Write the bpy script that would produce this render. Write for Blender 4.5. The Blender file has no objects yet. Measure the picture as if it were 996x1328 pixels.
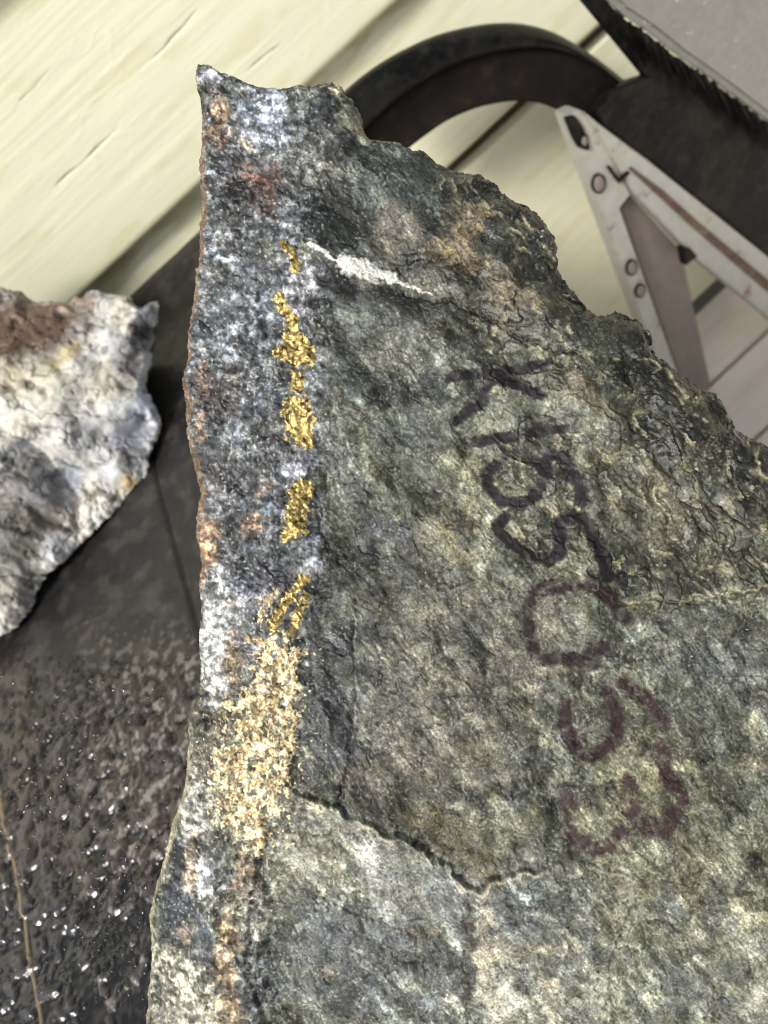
import bpy, bmesh, math, random
import numpy as np
from mathutils import Vector
random.seed(7)
rng = np.random.default_rng(11)
S = bpy.context.scene
COL = S.collection

# ------------------------------------------------------------------ camera
CAMZ, PITCH, ROLL, FPX = 1.13, math.radians(48), math.radians(43), 1150.0
CAM = np.array([0.0, 0.0, CAMZ])
FW = np.array([0, math.cos(PITCH), -math.sin(PITCH)])
R0 = np.array([1.0, 0, 0]); U0 = np.array([0, math.sin(PITCH), math.cos(PITCH)])
RC = math.cos(ROLL) * R0 - math.sin(ROLL) * U0
UC = math.sin(ROLL) * R0 + math.cos(ROLL) * U0
cd = bpy.data.cameras.new('camera'); cam = bpy.data.objects.new('camera', cd); COL.objects.link(cam)
cd.sensor_fit = 'VERTICAL'; cd.sensor_height = 36.0; cd.lens = 36.0 * FPX / 1328
cd.clip_start = 0.01; cd.clip_end = 400
from mathutils import Matrix
m3 = Matrix((tuple(RC), tuple(UC), tuple(-FW))).transposed()
cam.matrix_world = Matrix.Translation(Vector(CAM)) @ m3.to_4x4()
cd.dof.use_dof = True; cd.dof.focus_distance = 0.37; cd.dof.aperture_fstop = 11.5
S.camera = cam

# ------------------------------------------------------------------ light
SUN_EL, SUN_AZ = math.radians(48), math.radians(230)      # azimuth from +Y clockwise
W = bpy.data.worlds.new('World'); S.world = W; W.use_nodes = True
nt = W.node_tree; nt.nodes.clear()
sky = nt.nodes.new('ShaderNodeTexSky'); sky.sky_type = 'NISHITA'; sky.sun_disc = False
sky.sun_elevation = SUN_EL; sky.sun_rotation = SUN_AZ
sky.dust_density = 3.0; sky.air_density = 1.2
bg = nt.nodes.new('ShaderNodeBackground'); bg.inputs[1].default_value = 0.105
wo = nt.nodes.new('ShaderNodeOutputWorld')
hs = nt.nodes.new('ShaderNodeHueSaturation'); hs.inputs['Saturation'].default_value = .42      # thin high cloud: a paler sky
nt.links.new(sky.outputs[0], hs.inputs['Color']); nt.links.new(hs.outputs[0], bg.inputs[0]); nt.links.new(bg.outputs[0], wo.inputs[0])
sl = bpy.data.lights.new('sun', 'SUN'); sl.energy = 2.9; sl.angle = math.radians(12); sl.color = (1, .96, .9)
so = bpy.data.objects.new('sun', sl); COL.objects.link(so)
sd = Vector((math.sin(SUN_AZ) * math.cos(SUN_EL), math.cos(SUN_AZ) * math.cos(SUN_EL), math.sin(SUN_EL)))
so.rotation_euler = sd.to_track_quat('Z', 'Y').to_euler()
S.view_settings.view_transform = 'Standard'; S.view_settings.look = 'None'
S.view_settings.gamma = 1.0; S.view_settings.exposure = 0.35
S.cycles.max_bounces = 6; S.cycles.filter_width = 1.15

# ------------------------------------------------------------------ numpy helpers
_A = np.arange(64) * (2 * np.pi / 64); _GX = np.cos(_A).astype(np.float32); _GY = np.sin(_A).astype(np.float32)
def _h(xi, yi, seed):
    h = xi.astype(np.uint32) * np.uint32(374761393) + yi.astype(np.uint32) * np.uint32(668265263) + np.uint32((seed * 2654435761) & 0xffffffff)
    h ^= h >> np.uint32(13); h *= np.uint32(1274126177); h ^= h >> np.uint32(16)
    h *= np.uint32(2246822519); h ^= h >> np.uint32(13)
    return h
def perlin(x, y, seed=0):
    x = np.asarray(x, np.float32); y = np.asarray(y, np.float32)
    x0 = np.floor(x); y0 = np.floor(y); xf = x - x0; yf = y - y0
    xi = x0.astype(np.int64); yi = y0.astype(np.int64)
    u = xf * xf * xf * (xf * (xf * 6 - 15) + 10); v = yf * yf * yf * (yf * (yf * 6 - 15) + 10)
    def g(i, j):
        k = (_h(xi + i, yi + j, seed) & np.uint32(63)).astype(np.int64)
        return _GX[k] * (xf - i) + _GY[k] * (yf - j)
    a = g(0, 0); b = g(1, 0); c = g(0, 1); d = g(1, 1)
    return 1.5 * ((a + u * (b - a)) * (1 - v) + (c + u * (d - c)) * v)
def fbm(x, y, seed=0, o=4, gain=.5):
    s = 0; a = 1; t = 0
    for i in range(o):
        s = s + a * perlin(x * 2 ** i, y * 2 ** i, seed + i * 17); t += a; a *= gain
    return s / t * 1.4
def worley(x, y, seed=0):
    x = np.asarray(x, np.float32); y = np.asarray(y, np.float32)
    xi = np.floor(x).astype(np.int64); yi = np.floor(y).astype(np.int64)
    f1 = np.full(x.shape, 9, np.float32); f2 = f1.copy(); cid = np.zeros(x.shape, np.uint32)
    dx1 = np.zeros_like(f1); dy1 = np.zeros_like(f1)
    for i in (-1, 0, 1):
        for j in (-1, 0, 1):
            h = _h(xi + i, yi + j, seed)
            px = (xi + i) + (h & np.uint32(1023)).astype(np.float32) / 1023
            py = (yi + j) + ((h >> np.uint32(10)) & np.uint32(1023)).astype(np.float32) / 1023
            dx = x - px; dy = y - py; d = np.sqrt(dx * dx + dy * dy)
            n = d < f1
            f2 = np.where(n, f1, np.minimum(f2, d))
            f1 = np.where(n, d, f1); cid = np.where(n, h, cid); dx1 = np.where(n, dx, dx1); dy1 = np.where(n, dy, dy1)
    r1 = ((cid >> np.uint32(5)) & np.uint32(1023)).astype(np.float32) / 1023
    r2 = ((cid >> np.uint32(15)) & np.uint32(1023)).astype(np.float32) / 1023
    return f1, f2, r1, r2, dx1, dy1
def tri(x, y, seed=0):
    """broken-face noise: flat triangular facets that meet in crisp edges, about -1..1"""
    x = np.asarray(x, np.float32); y = np.asarray(y, np.float32)
    wx = .45 * perlin(x * .8, y * .8, seed + 51); wy = .45 * perlin(x * .8, y * .8, seed + 52)
    k = (x + wx + y + wy) * .366; a = x + wx + k; b = y + wy + k
    a0 = np.floor(a); b0 = np.floor(b); u = a - a0; v = b - b0; ai = a0.astype(np.int64); bi = b0.astype(np.int64)
    r = lambda i, j: (_h(ai + i, bi + j, seed) & np.uint32(1023)).astype(np.float32) / 511.5 - 1
    h00, h11 = r(0, 0), r(1, 1)
    return np.where(u > v, h00 * (1 - u) + r(1, 0) * (u - v) + h11 * v, h00 * (1 - v) + r(0, 1) * (v - u) + h11 * u)
def sm(a, b, x):
    t = np.clip((x - a) / (b - a), 0, 1); return t * t * (3 - 2 * t)
def lin(c):
    c = np.asarray(c, np.float32) / 255
    return np.where(c <= .04045, c / 12.92, ((c + .055) / 1.055) ** 2.4)
def seg_dist(X, Y, pts, closed=False):
    p = list(pts) + ([pts[0]] if closed else [])
    D = np.full(X.shape, 1e9, np.float32)
    for (ax, ay), (bx, by) in zip(p[:-1], p[1:]):
        vx, vy = bx - ax, by - ay; L = vx * vx + vy * vy + 1e-9
        t = np.clip(((X - ax) * vx + (Y - ay) * vy) / L, 0, 1)
        D = np.minimum(D, (X - ax - t * vx) ** 2 + (Y - ay - t * vy) ** 2)
    return np.sqrt(D)
def side(X, Y, pts):
    """signed distance to an open polyline, positive below / right of it"""
    D = np.full(X.shape, 1e9, np.float32); sg = np.ones(X.shape, np.float32)
    for (ax, ay), (bx, by) in zip(pts[:-1], pts[1:]):
        vx, vy = bx - ax, by - ay; L = vx * vx + vy * vy + 1e-9
        t = np.clip(((X - ax) * vx + (Y - ay) * vy) / L, 0, 1)
        d = (X - ax - t * vx) ** 2 + (Y - ay - t * vy) ** 2
        c = np.sign(vx * (Y - ay) - vy * (X - ax))
        n = d < D
        sg = np.where(n, c, sg); D = np.minimum(D, d)
    return np.sqrt(D) * sg
def inside(X, Y, poly):
    r = np.zeros(X.shape, bool); n = len(poly)
    for i in range(n):
        x1, y1 = poly[i]; x2, y2 = poly[(i + 1) % n]
        if y1 == y2: continue
        c = ((y1 > Y) != (y2 > Y)) & (X < (x2 - x1) * (Y - y1) / (y2 - y1) + x1)
        r ^= c
    return r
def ray(X, Y):
    a = ((np.asarray(X, np.float64) - 498) / FPX)[..., None]; b = ((664 - np.asarray(Y, np.float64)) / FPX)[..., None]
    return FW + a * RC + b * UC
def on_plane(X, Y, P0, N):
    d = ray(X, Y); t = ((np.asarray(P0) - CAM) @ N) / (d @ N)
    return CAM + d * t[..., None], t

# ------------------------------------------------------------------ object helpers
def link(o, parent=None):
    COL.objects.link(o)
    if parent: o.parent = parent
    return o
def tag(o, label=None, cat=None, kind=None, group=None):
    for k, v in (('label', label), ('category', cat), ('kind', kind), ('group', group)):
        if v: o[k] = v
    return o
def empty(name, loc=(0, 0, 0)):
    o = bpy.data.objects.new(name, None); o.location = loc; o.empty_display_size = .02
    return link(o)
def mesh_np(name, V, F, mat, parent=None, cols=None, smooth=True, extra=None):
    """F: (n,4) or (n,3) array or list of such; cols (nv,4)"""
    me = bpy.data.meshes.new(name)
    Fs = F if isinstance(F, list) else [F]
    Fs = [np.asarray(f, np.int32) for f in Fs if len(f)]
    loops = np.concatenate([f.ravel() for f in Fs])
    tot = np.concatenate([np.full(len(f), f.shape[1], np.int32) for f in Fs])
    st = np.concatenate([[0], np.cumsum(tot)[:-1]]).astype(np.int32)
    me.vertices.add(len(V)); me.vertices.foreach_set('co', np.asarray(V, np.float32).ravel())
    me.loops.add(len(loops)); me.loops.foreach_set('vertex_index', loops)
    me.polygons.add(len(tot)); me.polygons.foreach_set('loop_start', st); me.polygons.foreach_set('loop_total', tot)
    me.update(calc_edges=True)
    me.polygons.foreach_set('use_smooth', np.full(len(tot), smooth, bool))
    if cols is not None:
        a = me.attributes.new('Col', 'FLOAT_COLOR', 'POINT'); a.data.foreach_set('color', np.asarray(cols, np.float32).ravel())
    for k, v in (extra or {}).items():
        a = me.attributes.new(k, 'FLOAT', 'POINT'); a.data.foreach_set('value', np.asarray(v, np.float32).ravel())
    me.validate(); me.materials.append(mat)
    return link(bpy.data.objects.new(name, me), parent)
def obj(name, bm, mat, parent=None, smooth=False):
    bmesh.ops.recalc_face_normals(bm, faces=bm.faces)
    me = bpy.data.meshes.new(name); bm.to_mesh(me); bm.free()
    for p in me.polygons: p.use_smooth = smooth
    me.materials.append(mat)
    return link(bpy.data.objects.new(name, me), parent)

# ------------------------------------------------------------------ materials
class NT:
    def __init__(s, name):
        s.m = bpy.data.materials.new(name); s.m.use_nodes = True; s.t = s.m.node_tree
        s.b = s.t.nodes['Principled BSDF']
    def n(s, t, **k):
        x = s.t.nodes.new(t)
        for a, v in k.items(): setattr(x, a, v)
        return x
    def l(s, a, b): s.t.links.new(a, b)
    def coord(s): 
        if not hasattr(s, '_c'): s._c = s.n('ShaderNodeTexCoord').outputs['Object']
        return s._c
    def noise(s, scale, detail=4, rough=.55, vec=None, dist=0):
        x = s.n('ShaderNodeTexNoise'); x.inputs['Scale'].default_value = scale; x.inputs['Detail'].default_value = detail
        x.inputs['Roughness'].default_value = rough; x.inputs['Distortion'].default_value = dist
        s.l(vec or s.coord(), x.inputs['Vector']); return x.outputs[0]
    def ramp(s, fac, stops):
        r = s.n('ShaderNodeValToRGB'); e = r.color_ramp.elements
        while len(e) < len(stops): e.new(.5)
        for i, (p, c) in enumerate(stops):
            e[i].position = p; e[i].color = (c if hasattr(c, '__len__') else (c, c, c)) + ((1,) if not hasattr(c, '__len__') or len(c) == 3 else ())
        s.l(fac, r.inputs[0]); return r.outputs[0]
    def mix(s, f, a, b, mode='MIX'):
        x = s.n('ShaderNodeMix', data_type='RGBA', blend_type=mode)
        for v, i in ((f, 0), (a, 6), (b, 7)):
            if hasattr(v, 'default_value'): s.l(v, x.inputs[i])
            else: x.inputs[i].default_value = v if not hasattr(v, '__len__') else tuple(v) + ((1,) if len(v) == 3 else ())
        return x.outputs[2]
    def bump(s, h, strength, dist):
        x = s.n('ShaderNodeBump'); x.inputs['Strength'].default_value = strength; x.inputs['Distance'].default_value = dist
        s.l(h, x.inputs['Height']); s.l(x.outputs[0], s.b.inputs['Normal'])
    def mapped(s, scale, rot=(0, 0, 0)):
        x = s.n('ShaderNodeMapping'); x.inputs['Scale'].default_value = scale; x.inputs['Rotation'].default_value = rot
        s.l(s.coord(), x.inputs[0]); return x.outputs[0]
T3 = lambda c: tuple(float(x) for x in lin(c))

def stone_mat(name, bump=.35, lo=.5, hi=1.7, fine=.55):
    k = NT(name)
    a = k.n('ShaderNodeAttribute', attribute_name='Col')
    n1 = k.noise(1000, 3, .7); n2 = k.noise(2600, 2, .6)
    c = k.mix(1.0, a.outputs['Color'], k.ramp(n1, [(.32, lo), (.5, .97), (.68, hi)]), 'MULTIPLY')
    c = k.mix(fine, c, k.mix(1.0, c, k.ramp(n2, [(.35, .6), (.5, 1.0), (.66, 1.7)]), 'MULTIPLY'))
    k.l(c, k.b.inputs['Base Color'])
    g = k.n('ShaderNodeAttribute', attribute_name='gold'); k.l(g.outputs['Fac'], k.b.inputs['Metallic'])
    k.l(a.outputs['Alpha'], k.b.inputs['Roughness'])
    k.b.inputs['Specular IOR Level'].default_value = .36
    k.bump(n1, bump, .0012)
    return k.m
M_STONE = stone_mat('stone', .25); M_QUARTZ = stone_mat('quartz', .12, .8, 1.2, .25)

# ------------------------------------------------------------------ rock builder
def build_rock(name, outline, P0, N, step, ext, paint, depth, E, jag=(3.0, 9.0), taper=.35, rimcol=None, mats=None, floor_z=.6705):
    x = np.arange(ext[0], ext[2], step, dtype=np.float32); y = np.arange(ext[1], ext[3], step, dtype=np.float32)
    X, Y = np.meshgrid(x, y); ny, nx = X.shape
    wx = jag[0] * fbm(X / jag[1], Y / jag[1], 901, 3) + 1.5 * jag[0] * perlin(X / 34, Y / 34, 905)
    wy = jag[0] * fbm(X / jag[1], Y / jag[1], 911, 3) + 1.5 * jag[0] * perlin(X / 34, Y / 34, 915)
    q_ = .35 + .65 * sm(300, 460, X) if name == 'rock_slab' else 1.0
    wx = wx * q_; wy = wy * q_
    ins = inside(X + wx, Y + wy, outline)
    d = seg_dist(X + wx, Y + wy, outline, True)
    H, C, G, RID, names = paint(X, Y, d)
    P, t = on_plane(X, Y, P0, N)
    P = P + N * (H * np.mean(t[ins]) / FPX)[..., None]
    cell = ins[:-1, :-1] & ins[1:, :-1] & ins[:-1, 1:] & ins[1:, 1:]
    # drop stray specks: keep cells with enough kept neighbours
    cs = np.pad(cell, 4).astype(np.int32).cumsum(0).cumsum(1)
    nb = cs[8:, 8:] - cs[:-8, 8:] - cs[8:, :-8] + cs[:-8, :-8]
    cell &= nb[:cell.shape[0], :cell.shape[1]] > 18
    vid = np.arange(ny * nx).reshape(ny, nx)
    jj, ii = np.nonzero(cell)
    quads = np.stack([vid[jj, ii], vid[jj + 1, ii], vid[jj + 1, ii + 1], vid[jj, ii + 1]], 1)
    qr = RID[jj, ii]
    Pf = P.reshape(-1, 3); Cf = C.reshape(-1, 4); Gf = G.ravel()
    cp = np.pad(cell, 1)
    be = []
    for dj, di, a, b in ((0, -1, (0, 0), (1, 0)), (1, 0, (1, 0), (1, 1)), (0, 1, (1, 1), (0, 1)), (-1, 0, (0, 1), (0, 0))):
        s = cell & ~cp[1 + dj:1 + dj + cell.shape[0], 1 + di:1 + di + cell.shape[1]]
        j, i = np.nonzero(s)
        be.append(np.stack([vid[j + a[0], i + a[1]], vid[j + b[0], i + b[1]]], 1))
    be = np.concatenate(be)
    bv, inv = np.unique(be, return_inverse=True); be2 = inv.reshape(-1, 2); nbv = len(bv)
    base = Pf[bv]; cen = base.mean(0); bx = X.ravel()[bv]; by = Y.ravel()[bv]
    rows, rc = [], []
    K = 9
    for k in range(1, K + 1):
        f = k / K; dd = depth * f ** 1.3
        q = base + E * dd + (cen + E * dd - base - E * dd) * (taper * f ** 1.6)
        nz = np.stack([perlin(bx / 23 + 3 * k * .4, by / 23 + k * .5, 300 + s) for s in range(3)], 1)
        q = q + nz * (.004 * min(1, 2 * f))
        q[:, 2] = np.maximum(q[:, 2], floor_z)
        rows.append(q)
        cc = Cf[bv].copy()
        m = np.clip(f * 9, 0, 1)
        rim = rimcol(bx, by, f)
        cc[:, :3] = cc[:, :3] * (1 - m) + rim * m * (1 + .5 * perlin(bx / 6, by / 6 + 7 * k, 77)[:, None])
        cc[:, 3] = .75
        rc.append(cc)
    main = 0
    top = None
    order = [0] + [r for r in sorted(set(qr.tolist())) if r != 0]
    for r in order:
        q = quads[qr == r]
        if not len(q): continue
        u, iv = np.unique(q, return_inverse=True); q2 = iv.reshape(-1, 4)
        V = Pf[u]; Cc = Cf[u]; Gc = Gf[u]; Fl = [q2]
        if r == 0:
            # the rim lives on the body; border vertices are added again where other regions own them
            off = len(V)
            allV = [V, base] + rows; allC = [Cc, Cf[bv]] + rc
            V = np.concatenate(allV + [(cen + E * depth)[None]]); V[-1, 2] = max(V[-1, 2], floor_z)
            Cc = np.concatenate(allC + [rc[-1][:1]]); Gc = np.concatenate([Gc, np.zeros(len(V) - len(Gc))])
            for k in range(K):
                o0 = off + k * nbv; o1 = o0 + nbv
                Fl.append(np.stack([be2[:, 1] + o0, be2[:, 0] + o0, be2[:, 0] + o1, be2[:, 1] + o1], 1))
            o1 = off + K * nbv
            Fl.append(np.stack([be2[:, 1] + o1, be2[:, 0] + o1, np.full(len(be2), len(V) - 1)], 1))
        nm, mt = (name, mats or M_STONE) if r == 0 else names[r]
        o = mesh_np(nm, V, Fl, mt, None if r == 0 else top, Cc, True, {'gold': Gc})
        if r == 0: top = o
    return top

class Paint:
    def __init__(s, X, Y, warp=9, wscale=26, seed=0):
        s.X, s.Y = X, Y
        s.U = X + warp * fbm(X / wscale, Y / wscale, seed + 1, 4, .6); s.V = Y + warp * fbm(X / wscale, Y / wscale, seed + 2, 4, .6)
        s.U = s.U + 5 * perlin(X / 8, Y / 8, seed + 3) + 2.2 * perlin(X / 3.6, Y / 3.6, seed + 5); s.V = s.V + 5 * perlin(X / 8, Y / 8, seed + 4) + 2.2 * perlin(X / 3.6, Y / 3.6, seed + 6)
        s.E = .34 * perlin(X / 22, Y / 22, seed + 10) + .30 * perlin(X / 12, Y / 12, seed + 7) + .34 * perlin(X / 5.5, Y / 5.5, seed + 8) + .25 * perlin(X / 3, Y / 3, seed + 9)
        s.C = np.zeros(X.shape + (3,), np.float32)
    def blob(s, x, y, rx, ry, col, a=1.0, ang=0, soft=.5):
        c, n = math.cos(math.radians(ang)), math.sin(math.radians(ang))
        dx, dy = s.U - x, s.V - y
        m = a * (1 - sm(1 - soft, 1 + soft, np.sqrt(((dx * c + dy * n) / rx) ** 2 + ((-dx * n + dy * c) / ry) ** 2) + s.E * min(1, 45 / rx)))
        s.mixm(m, col); return m
    def stroke(s, pts, w, col, a=1.0, soft=.5):
        m = a * (1 - sm(w * (1 - soft), w * (1 + soft), seg_dist(s.X * .5 + s.U * .5, s.Y * .5 + s.V * .5, pts) + s.E * w * .9)); s.mixm(m, col); return m
    def mixm(s, m, col):
        s.C = s.C * (1 - m[..., None]) + lin(col) * m[..., None]

# ------------------------------------------------------------------ main slab
OUT_MAIN = [(254,78),(268,80),(290,90),(318,99),(345,108),(372,110),(400,106),(428,105),(446,106),(458,116),(466,134),(472,152),(482,168),
  (505,166),(530,172),(552,176),(566,184),(590,194),(618,206),(640,214),(652,226),(660,238),(682,250),(700,262),(716,275),(729,290),(732,308),
  (730,332),(738,354),(752,372),(768,390),(783,401),(803,395),(822,402),(840,408),(849,424),(852,448),(862,464),(880,478),(900,492),(922,502),(942,512),(960,526),(966,540),(968,552),(984,562),
  (1010,575),(1050,610),(1085,680),(1100,780),(1095,900),(1100,1100),(1094,1290),(1080,1308),(1000,1384),(930,1446),(830,1452),(700,1454),(540,1440),(400,1430),(280,1425),(200,1410),
  (176,1370),(178,1330),(182,1290),(180,1250),(180,1205),(186,1180),(196,1150),(204,1120),(212,1085),(222,1060),(232,1030),(234,1000),(238,965),(232,942),(244,926),
  (250,900),(252,850),(254,800),(252,760),(254,720),(248,690),(252,655),(256,640),(250,610),(244,585),(240,560),(238,530),(234,495),(240,462),(242,430),(248,395),(252,360),
  (256,320),(256,285),(261,255),(258,225),(256,205),(260,180),(259,150),(259,125),(253,100)]
M_GOLD = M_STONE
INK = {}
LETTERS = [  # ink strokes in order of reading, with half width, strength, colour
  ([[(582,491),(604,487),(634,486),(665,479),(690,475),(709,472)],[(640,488),(628,508),(626,522),(608,533),(593,546)],[(640,492),(662,497),(680,503),(702,514)]],6.2,.92,(22,17,20)),
  ([[(617,572),(648,568),(669,566),(704,559),(731,557)]],6.2,.9,(22,17,20)),
  ([[(645,603),(632,614),(633,634),(650,649),(674,655),(694,643),(704,623),(702,603),(692,597)],[(702,603),(714,592),(727,590),(735,610),(748,627),(753,651)]],7.2,.95,(22,16,20)),
  ([[(654,671),(643,684),(661,704),(683,717),(709,728),(722,717),(724,693),(719,681),(735,671),(753,671),(764,688),(772,715),(785,747)]],7.0,.96,(20,14,18)),
  ([[(694,848),(687,818),(684,791),(696,767),(722,761),(746,768)],[(755,759),(779,767),(799,785),(812,804)],[(704,857),(730,854),(752,857),(772,862)],[(766,845),(782,839)]],8.5,.82,(30,16,22)),
  ([[(735,912),(735,945),(748,975),(766,984),(788,977),(804,958),(801,927),(788,898)],[(808,886),(831,901),(849,918),(862,938)]],9,.82,(38,19,24)),
  ([[(735,1036),(742,1063),(748,1089),(770,1102),(796,1098),(803,1080)],[(816,1015),(818,1050),(838,1076),(862,1076),(876,1054)],[(860,972),(866,1008),(886,1036)]],10,.76,(46,25,30)),
]
GOLDS = [  # (stroke list with half widths), kind 0 = bright native gold, 1 = pale brassy crust
  (0, [([(368,318),(380,332),(384,350)], 6)]),
  (0, [([(360,386),(374,410),(382,432)], 8), ([(368,456),(392,452),(402,462)], 13), ([(382,438),(388,462)], 14)]),
  (0, [([(384,488),(386,502)], 10)]),
  (0, [([(386,532),(390,560)], 19), ([(372,536),(400,574)], 8)]),
  (0, [([(390,634),(388,648)], 16), ([(386,662),(382,684)], 15), ([(370,696),(382,690)], 8)]),
  (0, [([(394,752),(374,776),(352,814)], 8), ([(397,776),(386,800),(376,822)], 6)]),
  (1, [([(356,768),(342,782),(336,800)], 6), ([(322,826),(340,836),(384,846)], 7)]),
  (1, [([(356,858),(350,900),(344,940)], 32), ([(336,940),(328,990),(324,1030)], 45), ([(300,985),(290,1020)], 16), ([(316,1040),(308,1075)], 14), ([(330,1040),(332,1085)], 22), ([(378,870),(372,960),(366,1010)], 10)]),
]
def sxa(X, Y):
    a = math.radians(52); return X * math.cos(a) + Y * math.sin(a), -X * math.sin(a) + Y * math.cos(a)
def paint_main(X, Y, d):
    p = Paint(X, Y, 10, 28, 40)
    U, V = p.U, p.V
    xv = np.interp(Y, [80, 180, 300, 420, 600, 760, 900, 1030, 1120, 1328, 1450], [470, 440, 408, 425, 418, 412, 398, 378, 362, 345, 340]).astype(np.float32)
    wv = 1 - sm(-22, 22, U - xv)                                  # vein zone
    # ledges
    XA = X + 9 * fbm(X / 34, Y / 34, 47, 2) + 2.5 * tri(X / 9, Y / 9, 49); YA = Y + 9 * fbm(X / 34, Y / 34, 48, 2) + 2.5 * tri(X / 9, Y / 9, 50)
    e1 = side(XA, YA, [(330,960),(378,1022),(430,1046),(482,1068),(545,1102),(592,1132),(622,1158),(640,1142),(672,1128),(722,1120),(800,1132),(900,1165),(1100,1190)])
    e2 = side(XA, YA, [(560,560),(640,650),(690,725),(742,748),(792,782),(850,792),(905,778),(1100,745)])   # above = proud slab
    e3 = side(X, Y, [(480,150),(560,330),(700,420),(860,520),(1100,700)])            # right of this slopes off
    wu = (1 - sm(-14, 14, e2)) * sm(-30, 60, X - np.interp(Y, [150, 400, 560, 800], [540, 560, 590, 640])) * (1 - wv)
    wl = sm(-8, 8, e1) * (1 - wv)
    # ---- mean colours (what the mineral is)
    p.C[:] = lin((106, 108, 90))
    def B(*a, **k): return p.blob(*a, **k)
    B(330, 420, 130, 360, (104, 109, 113), 1, soft=.4)
    B(330, 700, 90, 200, (82, 86, 90), .9)
    B(520, 280, 120, 110, (92, 104, 108), .9)
    B(560, 480, 120, 120, (104, 112, 104), .8)
    B(640, 330, 110, 110, (118, 110, 92), .8)
    B(850, 620, 190, 160, (98, 98, 78), .95, ang=35)
    B(700, 560, 90, 120, (122, 124, 106), .85, ang=40)
    B(900, 880, 140, 90, (108, 111, 104), .9)
    B(560, 900, 130, 170, (116, 112, 98), .9)
    B(870, 960, 110, 70, (96, 98, 70), .75, ang=30)
    B(430, 900, 46, 150, (72, 76, 79), .95)
    B(480, 720, 80, 60, (66, 68, 62), .85, ang=20)
    B(480, 1130, 150, 90, (140, 139, 124), .9, ang=28)
    B(480, 1260, 140, 80, (100, 104, 104), .9)
    B(700, 1180, 110, 70, (104, 106, 102), .85)
    B(690, 1280, 120, 60, (128, 127, 114), .8)
    B(900, 1180, 150, 140, (122, 122, 102), .85)
    B(830, 1060, 70, 110, (132, 130, 98), .7, ang=20)
    # scattered mineral patches so that no part stays even
    for i in range(520):
        x = rng.uniform(200, 1050); y = rng.uniform(90, 1400); r = rng.uniform(4, 17); k = rng.uniform(.45, 1.5)
        hue = rng.choice(4, p=[.45, .25, .15, .15])
        c = {0: (106, 108, 100), 1: (98, 104, 102), 2: (126, 112, 84), 3: (108, 110, 84)}[int(hue)]
        sl_ = (slice(max(0, int((y - Y[0, 0]) / (Y[1, 0] - Y[0, 0])) - 30), max(0, int((y - Y[0, 0]) / (Y[1, 0] - Y[0, 0])) + 31)), slice(max(0, int((x - X[0, 0]) / (X[0, 1] - X[0, 0])) - 30), max(0, int((x - X[0, 0]) / (X[0, 1] - X[0, 0])) + 31)))
        an = rng.uniform(20, 60); c1, s1 = math.cos(math.radians(an)), math.sin(math.radians(an))
        dx, dy = U[sl_] - x, V[sl_] - y
        m = .5 * (1 - sm(.4, 1.5, np.sqrt(((dx * c1 + dy * s1) / (r * 1.5)) ** 2 + ((dy * c1 - dx * s1) / (r * .8)) ** 2)))[..., None]
        p.C[sl_] = p.C[sl_] * (1 - m) + lin(np.clip(np.array(c) * k, 20, 215)) * m
    mo = fbm(X / 18, Y / 18, 46, 3)
    for sc, sd, am in ((30, 71, .55), (13, 72, .50)):                 # mineral grains and domains, each of its own tone
        _, _, q1, q2, _, _ = worley((sxa(X, Y)[0] + 9 * mo) / (sc * 1.5), (sxa(X, Y)[1] + 9 * perlin(X / 9, Y / 9, sd + 4)) / (sc * .85), sd)
        p.C *= np.exp(am * (q1 - .5) * 2 * (.6 + .4 * (1 - wv)))[..., None]
        p.C *= 1 + np.stack([.06 * (q2 - .5), 0 * q2, -.12 * (q2 - .5)], -1)
    # blotches
    p.stroke([(590,225),(680,280),(735,370),(800,430),(880,510),(990,600)], 56, (50, 52, 43), .93, soft=.55)
    p.stroke([(470,1035),(540,1072),(610,1110)], 26, (66, 64, 50), .75, soft=.6)  # the step's shadow in the recess above the ledge, painted dark
    p.stroke([(440,1075),(520,1120),(590,1160)], 26, (146, 145, 132), .7, soft=.6)
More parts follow.
